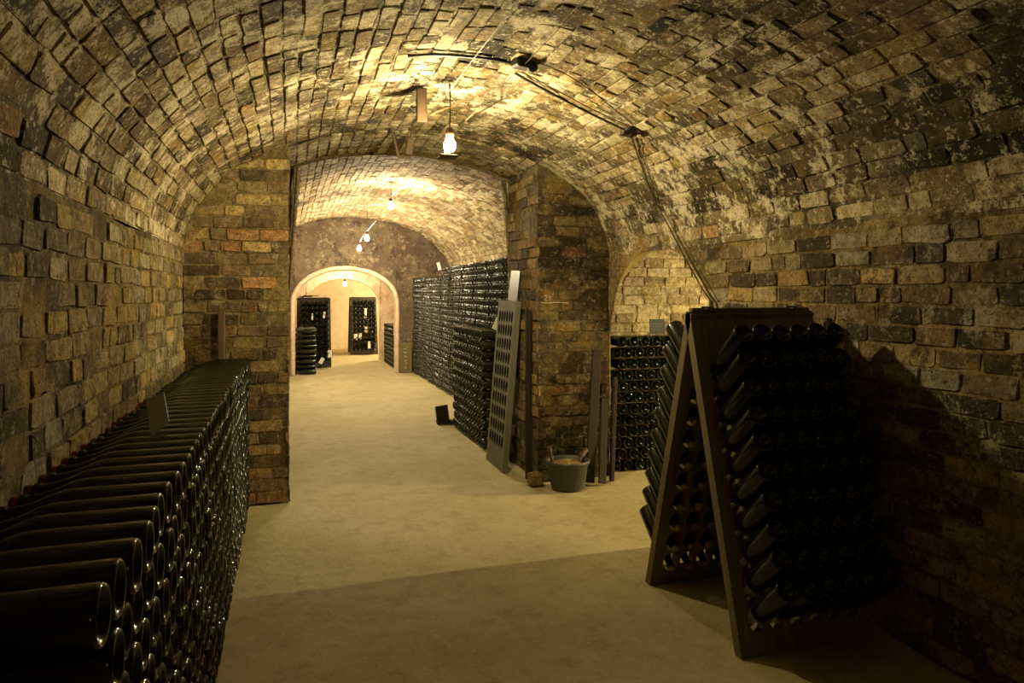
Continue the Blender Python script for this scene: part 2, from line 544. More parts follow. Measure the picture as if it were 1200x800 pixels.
# splayed reveal of the side opening
vs, fs = [], []
prof = [(AC - AW, 0.0), (AC - AW, AS * .5), (AC - AW, AS)] + [(AC - AW * math.cos(a), AS + AH * math.sin(a)) for a in np.linspace(.05, math.pi - .05, 24)] + [(AC + AW, AS), (AC + AW, AS * .5), (AC + AW, 0.0)]
for (y, z) in prof:
    k = (y - AC) / AW
    y2 = y + (.52 if k > 0 else .12) * k
    for q in np.linspace(0, 1, 4):
        vs.append((XR + .24 * q + random.uniform(-.006, .006) * (0 < q < 1), y + (y2 - y) * q, z + (.06 * q if z > .6 else 0)))
for i in range(len(prof) - 1):
    for q in range(3):
        fs.append((i * 4 + q, i * 4 + q + 1, i * 4 + q + 5, i * 4 + q + 4))
ob = mesh_obj('trim_2', vs, fs, M['rwall'], cols=np.tile(np.array(MORT['rwall']) * .8, (len(vs), 1))); ob['kind'] = 'structure'
# back wall behind the camera
masonry_obj('wall_back', plane_map((0, YB, 0), (1, 0, 0), (0, 1, 0)), (XL, XR), (0, 2.6), 'rwall', M['rwall'], hi=lambda s: vz(EM, s), seed=8, ns=80)
# piers: near faces and inner faces
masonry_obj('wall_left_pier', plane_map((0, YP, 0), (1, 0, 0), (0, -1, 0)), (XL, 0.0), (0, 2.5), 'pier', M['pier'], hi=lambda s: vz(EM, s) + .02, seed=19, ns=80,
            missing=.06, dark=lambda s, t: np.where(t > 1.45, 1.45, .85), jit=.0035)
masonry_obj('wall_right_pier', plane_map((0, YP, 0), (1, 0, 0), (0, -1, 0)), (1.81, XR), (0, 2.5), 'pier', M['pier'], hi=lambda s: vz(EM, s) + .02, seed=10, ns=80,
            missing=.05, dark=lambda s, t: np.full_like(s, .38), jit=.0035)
masonry_obj('wall_left_reveal', plane_map((0, 0, 0), (0, 1, 0), (1, 0, 0)), (YP, YQ), (0, 2.45), 'pier', M['pier'], seed=11)
masonry_obj('wall_right_reveal', plane_map((1.81, 0, 0), (0, 1, 0), (-1, 0, 0)), (YP, YQ), (0, 2.46), 'pier', M['pier'], seed=12, jit=.012)
# the bay side of the piers, with the head above the arch


def bayface_lo(s):
    return np.where((s > 0) & (s < 1.81), vz(EM, s) - .04, 0.0)


masonry_obj('wall_bay_front', plane_map((0, YQ, 0), (1, 0, 0), (0, 1, 0)), (XL, X2), (0, 2.85), 'bay', M['pier'], lo=bayface_lo, hi=lambda s: np.maximum(vz(E2, s), bayface_lo(s) + .01),
            sbreaks=(-1e-4, 1e-4, 1.81 - 1e-4, 1.81 + 1e-4), seed=13, ns=80)
masonry_obj('wall_bay_left', plane_map((XL, 0, 0), (0, 1, 0), (1, 0, 0)), (YQ, YE), (0, 1.66), 'lwall', M['lwall'], seed=14)
masonry_obj('wall_bay_right', plane_map((X2, 0, 0), (0, 1, 0), (-1, 0, 0)), (YQ, YE), (0, 1.66), 'lwall', M['lwall'], seed=15)


# end wall: stained plaster with arched doorway
PC, PW, PS, PH = .985, .895, 1.27, .60


def plaster_wall(name, y, x0, x1, hi, hole, mat, rel=.02):
    xc, w, s, h = hole
    xs = np.unique(np.concatenate([np.linspace(x0, x1, 90), [xc - w - 1e-4, xc - w + 1e-4, xc + w - 1e-4, xc + w + 1e-4], np.linspace(xc - w, xc + w, 50)]))
    q = 1 - ((xs - xc) / w) ** 2
    lo = np.where(q > 0, s + h * np.sqrt(np.clip(q, 0, 1)), 0)
    H = np.maximum(hi(xs), lo + .001); nt_ = 40
    w_ = np.linspace(0, 1, nt_)
    X = np.repeat(xs, nt_); Z = (lo[:, None] + (H - lo)[:, None] * w_).ravel()
    Yv = y + rel * sn(X, Z, 3.0) + rel * .5 * sn(X, Z, 11, 2)
    i = np.arange(len(xs) - 1)[:, None]; j = np.arange(nt_ - 1)[None]; a = (i * nt_ + j).ravel()
    o = mesh_obj(name, np.stack([X, Yv, Z], 1), np.stack([a, a + nt_, a + nt_ + 1, a + 1], 1).tolist(), mat, smooth=True)
    o['kind'] = 'structure'
    return o


plaster_wall('wall_end', YE, XL, X2, lambda x: vz(E2, x) + .02, (PC, PW, PS, PH), M['endplaster'])


def arch_outline(xc, w, s, h, n=30):
    return [(xc - w, 0), (xc - w, s * .33), (xc - w, s * .66)] + [(xc - w * math.cos(a), s + h * math.sin(a)) for a in np.linspace(0, math.pi, n)] + [(xc + w, s * .66), (xc + w, s * .33), (xc + w, 0)]


# rounded pale rim round the doorway
out_ = arch_outline(PC, PW, PS, PH)
vs, fs = [], []
K = 10
for i, (x, z) in enumerate(out_):
    a, b = out_[max(0, i - 1)], out_[min(len(out_) - 1, i + 1)]
    d = np.array([b[0] - a[0], b[1] - a[1]]); d /= np.linalg.norm(d)
    n = np.array([-d[1], d[0]])         # outward
    for k in range(K):
        th = math.pi * 2 * k / K
        r1 = .055 + .045 * math.cos(th); dy = .05 * math.sin(th)
        j = random.uniform(-.006, .006)
        vs.append((x + n[0] * (r1 - .03 + j), YE + .03 - dy * 1.2 + j, max(0, z + n[1] * (r1 - .03 + j))))
for i in range(len(out_) - 1):
    for k in range(K):
        fs.append((i * K + k, i * K + (k + 1) % K, (i + 1) * K + (k + 1) % K, (i + 1) * K + k))
ob = mesh_obj('trim_1', vs, fs, M['rim'], smooth=True); ob['kind'] = 'structure'

# passage behind the doorway: jambs and soffit
def barrel(name, xc, w, s, h, y0, y1, mat):
    o_ = arch_outline(xc, w, s, h); vs, fs = [], []
    ys = np.linspace(y0, y1, 12)
    for (x, z) in o_:
        for y in ys:
            k = .008 * math.sin(7 * y + 5 * z + 3 * x)
            vs.append((x + k, y, z + k if z > .3 else z))
    n = len(ys)
    for i in range(len(o_) - 1):
        for k in range(n - 1):
            fs.append((i * n + k, i * n + k + 1, (i + 1) * n + k + 1, (i + 1) * n + k))
    ob = mesh_obj(name, vs, fs, mat, smooth=True); ob['kind'] = 'structure'
    return ob


barrel('wall_doorway_reveal', PC, PW, PS, PH, YE, YE + .28, M['rim'])
PC2, PW2 = 1.19, 1.10
plaster_wall('wall_passage_front', YE + .28, PC2 - PW2 - .05, PC2 + PW2 + .05, lambda x: np.full_like(x, 2.08), (PC, PW, PS, PH), M['pale'])
barrel('wall_passage', PC2, PW2, 1.30, .68, YE + .28, 15.7, M['pale'])
# room beyond
RX0, RX1, RY1 = -1.6, 3.6, 19.4
plaster_wall('wall_far_front', 15.72, RX0, RX1, lambda x: np.full_like(x, 2.5), (1.115, .765, 1.20, .56), M['pale'])
barrel('wall_passage_reveal', 1.115, .765, 1.20, .56, 15.72, 15.95, M['pale'])
vs = []
for (x, y) in ((RX0, 15.72), (RX0, RY1), (RX1, RY1), (RX1, 15.72)):
    for z in np.linspace(0, 2.3, 6): vs.append((x, y, z))
for nm, k in (('wall_far_left', 0), ('wall_far', 1), ('wall_far_right', 2)):
    n = 24; vv, f2 = [], []
    a, b = vs[k * 6], vs[k * 6 + 6]
    for i in range(n):
        for j in range(n):
            w = i / (n - 1); z = 2.3 * j / (n - 1)
            e = .015 * math.sin(9 * w + 4 * z) + .01 * math.sin(23 * w - 7 * z)
            vv.append((a[0] + (b[0] - a[0]) * w + (e if k != 1 else 0), a[1] + (b[1] - a[1]) * w + (e if k == 1 else 0), z))
    f2 = [(i * n + j, (i + 1) * n + j, (i + 1) * n + j + 1, i * n + j + 1) for i in range(n - 1) for j in range(n - 1)]
    ob = mesh_obj(nm, vv, f2, M['cream'], smooth=True); ob['kind'] = 'structure'
EF = ell((RX0 + RX1) / 2, (RX1 - RX0) / 2, 2.0, .55)
tt = np.linspace(0, EF['L'], 30); yy = np.linspace(15.70, RY1 + .02, 8)
Sg, Tg = np.repeat(yy, 30), np.tile(tt, 8)
ob = mesh_obj('ceiling_far', vault_map(EF)(Sg, Tg, np.zeros_like(Sg)), [(i * 30 + j, (i + 1) * 30 + j, (i + 1) * 30 + j + 1, i * 30 + j + 1) for i in range(7) for j in range(29)], M['cream'], smooth=True)
ob['kind'] = 'structure'

# side gallery behind the right-hand arch
GX0, GX1, GY0, GY1 = XR + .24, 8.0, 3.2, 5.90
masonry_obj('wall_gallery', plane_map((0, GY1, 0), (1, 0, 0), (0, -1, 0)), (XR, GX1), (0, 2.2), 'side', M['side'], seed=16, bh=.083)
masonry_obj('wall_gallery_right', plane_map((GX1, 0, 0), (0, 1, 0), (-1, 0, 0)), (GY0, GY1), (0, 2.2), 'side', M['side'], seed=17)
masonry_obj('wall_gallery_near', plane_map((0, GY0, 0), (1, 0, 0), (0, 1, 0)), (XR, GX1), (0, 2.2), 'side', M['side'], seed=18)
EG = ell((GY0 + GY1) / 2, (GY1 - GY0) / 2, 1.75, .42)
gm = vault_map(EG)
masonry_obj('ceiling_gallery', lambda s, t, d: gm(s, t, d)[:, [1, 0, 2]], (XR + .1, GX1), (0, EG['L']), 'side', M['side'], seed=21)

# ------------------------------------------------------------------ bottles
R0, BL = .0437, .345
PROFILE = [(.004, .034), (.014, .031), (.026, .019), (.034, .007), (.0365, .0015), (.0395, 0), (.0424, .0025), (R0, .009), (R0, .10), (R0, .185),
           (.0420, .207), (.037, .228), (.029, .248), (.0225, .268), (.0185, .288), (.0165, .306), (.0165, .312), (.0195, .315), (.0195, .327), (.0165, .329), (.0155, .338)]


def bottle_mesh(seg, k=1.0):
    b = MB(); b.lathe([(r * k, z) for r, z in PROFILE], seg)
    o = b.build('champagne_bottle', M['glass'], smooth=True); me = o.data
    bpy.data.objects.remove(o)
    return me


def cap_mesh(mat, nm):
    b = MB(); b.lathe([(.0150, .326), (.0182, .328), (.0188, .336), (.0178, .345), (.0145, .3475), (.006, .348)], 14)
    o = b.build(nm, mat, smooth=True); me = o.data
    bpy.data.objects.remove(o)
    return me


ME_B, ME_B2, ME_F = bottle_mesh(28), bottle_mesh(20), bottle_mesh(32, 1.085)
ME_CR, ME_CG = cap_mesh(M['cap_red'], 'crown_cap_red'), cap_mesh(M['cap_gold'], 'crown_cap_gold')
proto = bpy.data.objects.new('champagne_bottle', ME_B)
pcap = bpy.data.objects.new('crown_cap', ME_CR)


def place_bottle(Mx, me, cap, label, group):
    o = proto.copy(); o.data = me; COL.objects.link(o); o.matrix_world = Mx
    tag(o, label, 'bottle', group)
    if cap:
        c = pcap.copy(); c.data = cap; COL.objects.link(c); c.parent = o
        c['label'] = 'red crown cap' if cap is ME_CR else 'gold crown cap'
    return o


def axis_matrix(p, ax, roll=0.0):
    ax = Vector(ax).normalized()
    q = Vector((0, 0, 1)).rotation_difference(ax)
    return Matrix.Translation(Vector(p)) @ q.to_matrix().to_4x4() @ Matrix.Rotation(roll, 4, 'Z')


def low_profile():
    return np.array([PROFILE[i] for i in (0, 2, 3, 4, 5, 6, 7, 9, 11, 13, 15, 17, 18, 20)])


def mass(name, mats_pos, label, cat, seg=12, mat='glass', k=1.0):
    """many bottles in one mesh; mats_pos: list of (point, axis)"""
    pr = low_profile(); pr[:, 0] *= k; n = len(pr)
    th = np.linspace(0, 2 * math.pi, seg, endpoint=False)
    base = np.stack([np.outer(pr[:, 0], np.cos(th)), np.outer(pr[:, 0], np.sin(th)), np.repeat(pr[:, 1:], seg, 1)], -1).reshape(-1, 3)
    i = np.arange(n - 1)[:, None]; k = np.arange(seg)[None]; k2 = (k + 1) % seg
    fq = np.stack([(i * seg + k).ravel(), (i * seg + k2).ravel(), ((i + 1) * seg + k2).ravel(), ((i + 1) * seg + k).ravel()], 1)
    V, Fq = [], []
    for m_, (p, ax) in enumerate(mats_pos):
        mx = np.array(axis_matrix(p, ax, random.uniform(0, 6)))
        V.append(base @ mx[:3, :3].T + mx[:3, 3]); Fq.append(fq + m_ * n * seg)
    V = np.concatenate(V); Fq = np.concatenate(Fq)
    me = bpy.data.meshes.new(name)
    me.from_pydata(V.tolist(), [], Fq.tolist()); me.materials.append(M[mat]); me.shade_smooth()
    o = bpy.data.objects.new(name, me); COL.objects.link(o)
    return tag(o, label, cat, kind='stuff')


def stack_spots(n, rows, start, pitch=.1, dz=.0905, z0=.048):
    for r in range(rows):
        for k in range(n - (r % 2)):
            yield r, k, start + (k + .5 * (r % 2)) * pitch, z0 + r * dz


# long stack beside the left wall: butts towards the aisle
spots = list(stack_spots(40, 11, 1.185))
vis = []
rest = []
for (r, k, y, z) in spots:
    fx = -.25 + .004 * math.sin(1.13 * k + 1.7 * r) + random.uniform(-.004, .004) + .02 * (1 - z) * 0
    p = (fx, y, z)
    Zc = y * CT + fx * ST; py = HOR + (CAMZ - z) / Zc * F
    if py < 850: vis.append((Zc, r, p))
    else: rest.append((p, r))
vis.sort(key=lambda q: q[0])
NEAR = 200
for i, (Zc, r, p) in enumerate(vis):
    ax = (-1, random.uniform(-.012, .012), -.012 + random.uniform(-.01, .01))
    if i < NEAR:
        lab = ('black-green champagne bottle in the topmost row of the long stack along the left wall' if r == 10 else
               'black-green champagne bottle below the top row of the left wall stack, base towards the aisle')
        place_bottle(axis_matrix(p, ax), ME_F, ME_CR if r == 10 else None, lab,
                     'top row of the left wall stack' if r == 10 else 'lower rows of the left wall stack')
    else:
        rest.append((p, r))
mass('bottle_rows', [(p, (-1, 0, -.012)) for p, r in rest], 'far part of the bottle stack by the left wall, dwindling towards the brick pier', 'bottles', 16, 'glass', 1.085)
# battens between the rows of the left stack (three per level would hide; the wall-side ledge shows)
b = MB(); b.box((XL + .031, 3.1, .868), (.036, 4.1, .025), bev=.004)
b.build('timber_ledge', M['plank']); tag(bpy.data.objects['timber_ledge'], 'narrow timber batten between the left wall and the long bottle stack', 'batten')

# tall stack along the right wall of the far bay
pts = []
for (r, k, y, z) in stack_spots(64, 20, 6.85):
    if r >= 19 and y > 10.6 : continue
    pts.append(((2.17 + .01 * math.sin(.9 * k) + random.uniform(-.006, .006) + .012 * math.sin(r * .7), y, z), (1, random.uniform(-.01, .01), 0)))
for (r, k, y, z) in stack_spots(64, 19, 6.85):
    if r >= 14: pts.append(((2.53, y, z - .002), (1, 0, 0)))
mass('bottle_wall', pts, 'tall wall of bottles, bases outward, lining the right side beyond the brick pier', 'bottles', 14, 'dusty')

# half-height stack in front of it
pts = []
for (r, k, y, z) in stack_spots(13, 12, 6.46):
    pts.append(((1.70 + random.uniform(-.005, .005), y, z), (1, random.uniform(-.01, .01), 0)))
mass('bottle_block', pts, 'waist-high block of bottles between the tall bottle wall and the leaning riddling board', 'bottles', 16, 'dusty')
b = MB()
for r in range(1, 12):
    for x in (1.76, 1.92):
        b.box((x, 7.06, .048 + r * .0905 - .04525), (.026, 1.28, .0022), bev=.0003)
b.build('wooden_lath', M['lath']); tag(bpy.data.objects['wooden_lath'], 'thin pale laths between the layers of the waist-high bottle block', 'laths', kind='stuff')

# stack inside the side gallery
pts, laths = [], MB()
for r in range(12):
    for k in range(7):
        x = 2.515 + (k + .5 * (r % 2)) * .1
        pts.append(((x, 5.30 + random.uniform(-.006, .006), .047 + r * .0905), (random.uniform(-.01, .01), 1, 0)))
mass('gallery_bottles', pts, 'stack of bottles with round bases showing inside the lit side arch', 'bottles', 20)
for r in range(1, 12):
    laths.box((2.86, 5.335, .047 + r * .0905 - .04525), (.80, .03, .0022), bev=.0003)
laths.build('pale_lath', M['lath']); tag(bpy.data.objects['pale_lath'], 'pale laths between the layers of the bottle stack in the side arch', 'laths', kind='stuff')

# small stack left of the far doorway, and one on its right
pts = []
for (r, k, y, z) in stack_spots(10, 9, 13.40):
    pts.append(((.47 + random.uniform(-.01, .01), y, z), (-1, 0, 0)))
mass('doorway_bottles', pts, 'low stack of bottles just inside the far archway, in front of the filled riddling rack', 'bottles', 14)
pts = []
for (r, k, y, z) in stack_spots(18, 9, 13.75):
    pts.append(((1.93, y, z), (1, 0, 0)))
mass('passage_bottles', pts, 'low bottle stack along the right side of the passage behind the far archway', 'bottles', 12)


# ------------------------------------------------------------------ riddling racks
def holed_panel(W, H, T, xs, zs, hw, hh, seg=12):
    """board in the local x-z plane (x 0..W, z 0..H), thickness T in y, oval holes at xs x zs"""
    b = MB()
    xe = [0] + [xs[0] - (xs[1] - xs[0]) / 2] + [(xs[i] + xs[i + 1]) / 2 for i in range(len(xs) - 1)] + [xs[-1] + (xs[1] - xs[0]) / 2] + [W]
    zs = sorted(zs); dz = zs[1] - zs[0]
    ze = [0, zs[0] - dz / 2] + [(zs[i] + zs[i + 1]) / 2 for i in range(len(zs) - 1)] + [zs[-1] + dz / 2, H]
    for y in (0, T):
        for i in range(len(xe) - 1):
            for j in range(len(ze) - 1):
                x0, x1, z0, z1 = xe[i], xe[i + 1], ze[j], ze[j + 1]
                if i in (0, len(xe) - 2) or j in (0, len(ze) - 2):
                    b.add([(x0, y, z0), (x1, y, z0), (x1, y, z1), (x0, y, z1)], [(0, 1, 2, 3)]); continue
                cx, cz = (x0 + x1) / 2, (z0 + z1) / 2
                o_, n_ = [], []
                for k in range(seg):
                    a = 2 * math.pi * (k + .5) / seg
                    ca, sa = math.cos(a), math.sin(a)
                    m_ = 1 / max(abs(ca), abs(sa))
                    q = min(1, m_)
                    ox, oz = ca * m_, sa * m_
                    o_.append((cx + ox * (x1 - x0) / 2, y, cz + oz * (z1 - z0) / 2))
                    n_.append((cx + ca * hw, y, cz + sa * hh))
                # snap nearest outline points to the corners
                for sx in (-1, 1):
                    for sz in (-1, 1):
                        c = (cx + sx * (x1 - x0) / 2, y, cz + sz * (z1 - z0) / 2)
                        kk = min(range(seg), key=lambda q: (o_[q][0] - c[0]) ** 2 + (o_[q][2] - c[2]) ** 2)
                        o_[kk] = c
                b.add(o_ + n_, [(k, (k + 1) % seg, seg + (k + 1) % seg, seg + k) for k in range(seg)])
    b.hole0 = len(b.f)
    for cx in xs:
        for cz in zs:
            r0 = [(cx + math.cos(2 * math.pi * (k + .5) / seg) * hw, 0, cz + math.sin(2 * math.pi * (k + .5) / seg) * hh) for k in range(seg)]
            b.add(r0 + [(x, T, z) for x, y, z in r0], [(k, (k + 1) % seg, seg + (k + 1) % seg, seg + k) for k in range(seg)])
    b.hole1 = len(b.f)
    c = [(0, 0, 0), (W, 0, 0), (W, 0, H), (0, 0, H), (0, T, 0), (W, T, 0), (W, T, H), (0, T, H)]
    b.add(c, [(0, 1, 5, 4), (1, 2, 6, 5), (2, 3, 7, 6), (3, 0, 4, 7)])
    return b


RW, RH, RT = .645, 1.40, .045
HX = [.0925 + i * .092 for i in range(6)]
LEAN = math.atan2(.385, 1.34)
HZ = [(1.085 - i * .1065) / math.cos(LEAN) for i in range(10)]
ME_PANEL = None


def riddling_rack(loc, rot, label, mat, name='riddling_rack'):
    """A-frame; local front face looks to -y, x runs along the rack, ridge at y = .385"""
    global ME_PANEL
    root = empty(name, loc); root.rotation_euler.z = rot
    tag(root, label, 'rack')
    for sgn in (1, -1):
        p = holed_panel(RW, RH, RT, HX, HZ, .038, .0495).build('panel', mat, root)
        if sgn == 1:
            p.rotation_euler = (-LEAN, 0, 0); p.location = (0, 0, 0)
        else:
            p.rotation_euler = (-LEAN, 0, math.pi); p.location = (RW, .80, 0)
    zt = RH * math.cos(LEAN)
    b = MB(); b.box((RW / 2, .40, zt - .01), (RW * .96, .035, .05), bev=.004); b.build('ridge_bar', mat, root)
    for x in (.10, RW - .10):
        b = MB(); b.box((x, .40, zt + .012), (.05, .085, .004), bev=.001); b.tube([(x - .03, .40, zt + .016), (x + .03, .40, zt + .016)], .006, 8)
        h = b.build('hinge', M['iron'], root)
    return root


def rack_spots(loc, rot, front=True, a=math.radians(41), jitter=1.0):
    """(row, col, butt point, axis) in world space"""
    Rz = Matrix.Rotation(rot, 3, 'Z')
    for i, h in enumerate(HZ):
        for j, x in enumerate(HX):
            aa = a + math.radians(random.uniform(-1.0, 1.0)) * jitter
            if front:
                P = Vector((x, h * math.sin(LEAN) + RT / 2, h * math.cos(LEAN) - RT / 2 * math.sin(LEAN)))
                ax = Vector((random.uniform(-.006, .006) * jitter, math.cos(aa), -math.sin(aa)))
            else:
                P = Vector((x, .80 - h * math.sin(LEAN) - RT / 2, h * math.cos(LEAN) - RT / 2 * math.sin(LEAN)))
                ax = Vector((random.uniform(-.006, .006) * jitter, -math.cos(aa), -math.sin(aa)))
            ax.normalize()
            yield i, j, Vector(loc) + Rz @ (P - ax * .288), Rz @ ax


RLOC = (1.69, 2.44, 0)
riddling_rack(RLOC, 0, 'dark oak A-frame riddling rack full of bottles, standing nearest by the right wall', M['dwood'])
for i, j, p, ax in rack_spots(RLOC, 0, True):
    place_bottle(axis_matrix(p, ax, random.uniform(0, 6)), ME_B, ME_CG, 'dark champagne bottle, base outward, in the aisle-facing side of the nearest riddling rack',
                 'bottles in the nearer face of the big riddling rack')
for i, j, p, ax in rack_spots(RLOC, 0, False):
    if j < 4:
        place_bottle(axis_matrix(p, ax, random.uniform(0, 6)), ME_B, ME_CG, 'green bottle in the rear board of the nearest riddling rack, neck poking through inside',
                     'bottles in the rear face of the big riddling rack')

# far racks
FL = (.16, 14.62, 0)
riddling_rack(FL, 0, 'filled riddling rack inside the far archway, left of the passage', M['fwood'])
pts = [(tuple(p), tuple(ax)) for i, j, p, ax in rack_spots(FL, 0, True)]
mass('racked_bottles', pts, 'bottles filling the riddling rack inside the far archway', 'bottles', 14)
FR = (1.40, 17.5, 0)
riddling_rack(FR, 0, 'black riddling rack standing alone at the end of the far room', M['fwood'])
pts = [(tuple(p), tuple(ax)) for i, j, p, ax in rack_spots(FR, 0, True)]
mass('far_rack_bottles', pts, 'black bottles in the riddling rack that stands alone in the far room', 'bottles', 14)


# paper tags hanging on the far racks and bottles
def sheet(name, w, h, th, mat, Mx, bend=.0, label=None, cat='tag', group=None, parent=None, cut=0.0):
    nx_, nz_ = 4, 6
    vs, fs = [], []
    for sd in (0, 1):
        for j in range(nz_ + 1):
            for i in range(nx_ + 1):
                x = w * (i / nx_ - .5); z = h * j / nz_
                if cut: z = z + cut * (i / nx_) * (1 - j / nz_)
                y = bend * math.sin(math.pi * j / nz_) + (th if sd else 0)
                vs.append(Mx @ Vector((x, y, z)))
    n = (nx_ + 1) * (nz_ + 1)
    for j in range(nz_):
        for i in range(nx_):
            a = j * (nx_ + 1) + i
            q = (a, a + 1, a + nx_ + 2, a + nx_ + 1)
            fs.append(q); fs.append(tuple(n + k for k in q[::-1]))
    per = [i for i in range(nx_ + 1)] + [j * (nx_ + 1) + nx_ for j in range(1, nz_ + 1)] + [nz_ * (nx_ + 1) + i for i in range(nx_ - 1, -1, -1)] + [j * (nx_ + 1) for j in range(nz_ - 1, 0, -1)]
    for a, b2 in zip(per, per[1:] + per[:1]): fs.append((a, b2, b2 + n, a + n))
    o = mesh_obj(name, vs, fs, mat, parent)
    if label: tag(o, label, cat, group)
    return o


def tagat(px, py, Y, w, h, label, rot=0.0, tilt=0.0, mat='paper', name='paper_tag', group=None):
    p = on_y(px, py, Y)
    Mx = Matrix.Translation(p) @ Matrix.Rotation(rot, 4, 'Z') @ Matrix.Rotation(tilt, 4, 'Y') @ Matrix.Translation((0, 0, -h / 2))
    return sheet(name, w, h, .0015, M[mat], Mx, .004, label, 'tag', group)


def frontY(loc, px, py, off):
    """where a pixel ray meets the leaning front of a rack, off metres in front"""
    Y = loc[1]
    for _ in range(6):
        z = on_y(px, py, Y)[2]
        Y = loc[1] + z * math.tan(LEAN) - off
    return Y


for px, py, w, h, t_, lab in ((386.5, 414.5, .075, .14, .0, 'white paper tag at the lower right corner of the filled far rack'),
                          (377, 422.5, .07, .12, .5, 'white paper tag hanging askew low on the filled far rack'),
                          (380, 369, .04, .13, .1, 'pale tag near the top right of the filled far rack'),
                          (366, 371, .03, .12, 0, 'pale strip tag high in the middle of the filled far rack')):
    tagat(px, py, frontY(FL, px, py, .24), w, h, lab, 0, t_)
for px, py, w, h, lab in ((417, 394.5, .08, .14, 'white tag on the black rack in the far room, first from its outer edge'),
                      (422.2, 394, .07, .14, 'white tag beside the outermost tag of the rack in the far room'),
                      (429, 386, .06, .14, 'white tag below the long strip on the far room rack'),
                      (428.5, 369, .05, .32, 'long pale strip hanging high on the rack of the far room'),
                      (432.7, 404, .06, .16, 'lowest white tag on the black rack in the far room')):
    tagat(px, py, frontY(FR, px, py, .24), w, h, lab)

# leaning empty board against the pier
pan = empty('riddling_board', (1.63, 6.05, 0))
tag(pan, 'empty grey riddling board with rows of holes leaning on the right brick pier', 'rack board')
PWd, PHt = .50, 1.375
# local x runs towards the camera (-Y), face looks to -X
pz = [.225 + i * .113 for i in range(10)]; pxs = [.075 + i * .07 for i in range(6)]
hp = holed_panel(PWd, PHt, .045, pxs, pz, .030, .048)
pp = hp.build('panel', [M['gwood'], M['holeshade']], pan)
for i in range(hp.hole0, hp.hole1): pp.data.polygons[i].material_index = 1  # hole walls get the painted shade
pan.rotation_euler = (-math.asin(.115 / PHt), 0, -math.pi / 2)
for zz in (.14, PHt - .13):
    b = MB(); b.box((PWd / 2, .051, zz), (PWd * .9, .012, .07)); b.build('batten', M['gwood'], pp)

# metal sheet standing on the board
Mx = Matrix.Translation((1.765, 5.72, 1.368)) @ Matrix.Rotation(-math.pi / 2, 4, 'Z') @ Matrix.Rotation(-.10, 4, 'X') @ Matrix.Rotation(.05, 4, 'Y')
sheet('metal_sign', .25, .25, .003, M['sheet'], Mx, .0, 'blank shiny grey plate standing on top of the leaning riddling board', 'plate')
# white cards on the stacks
Mx = Matrix.Translation((1.84, 6.50, 1.093)) @ Matrix.Rotation(-.5, 4, 'Z') @ Matrix.Rotation(.42, 4, 'Y')
sheet('stack_card', .075, .115, .002, M['paper'], Mx, .003, 'white card stuck upright on top of the waist-high bottle block', 'card')
p = on_x(515.5, 323, 2.24)
Mx = Matrix.Translation((p[0], p[1], 1.80)) @ Matrix.Rotation(-.3, 4, 'Z') @ Matrix.Rotation(-.25, 4, 'Y')
sheet('stack_card', .05, .12, .002, M['paper'], Mx, .003, 'small white card standing on top of the tall bottle wall', 'card')
# slate on the left stack
Mx = Matrix.Translation((-.37, 2.42, 1.0)) @ Matrix.Rotation(-.10, 4, 'Z') @ Matrix.Rotation(-.36, 4, 'Y') @ Matrix.Rotation(-.62, 4, 'X')
sl = sheet('slate_marker', .056, .135, .004, M['slate'], Mx, 0, 'grey slate marker standing tilted on top of the left wall bottle stack', 'marker', cut=.03)


def chalk(name, strokes, r, mat, parent=None):
    b = MB()
    for st in strokes: b.tube(st, r, 5)
    o = b.build(name, mat, parent)
    return o


DIG = {'1': [[(.5, 1), (.5, 0)]], '2': [[(0, .8), (.3, 1), (.8, .9), (.8, .6), (0, 0), (.9, 0)]], '4': [[(.6, 0), (.6, 1), (0, .35), (.9, .35)]],
       '5': [[(.9, 1), (.1, 1), (.1, .55), (.7, .55), (.9, .3), (.6, 0), (0, .05)]], '6': [[(.8, 1), (.2, .6), (.05, .25), (.4, 0), (.8, .2), (.6, .5), (.1, .4)]],
       '9': [[(.8, .7), (.4, .5), (.05, .75), (.4, 1), (.8, .8), (.7, 0)]], 's': [[(.8, .7), (.3, .8), (.2, .5), (.7, .3), (.6, 0), (.1, .05)]], '.': [[(.4, 0), (.5, .06)]],
       'f': [[(.8, 1), (.5, .9), (.4, 0)], [(.1, .55), (.8, .55)]], 'p': [[(.3, .7), (.3, -.3)], [(.3, .6), (.7, .6), (.7, .2), (.3, .2)]], 'u': [[(.1, .6), (.2, 0), (.6, .05), (.75, .6), (.8, 0)]],
       'e': [[(.1, .35), (.7, .35), (.6, .6), (.2, .6), (.1, .2), (.7, .05)]], 'n': [[(.1, 0), (.1, .6)], [(.1, .5), (.5, .6), (.6, 0)]], 'L': [[(.2, 1), (.1, 0), (.8, .05)]]}


def write(text, place, w, h, sp=1.25):
    st = []
    for i, ch in enumerate(text):
        for s in DIG.get(ch, []):
            st.append([place(i * w * sp + x * w, z * h) for x, z in s])
    return st


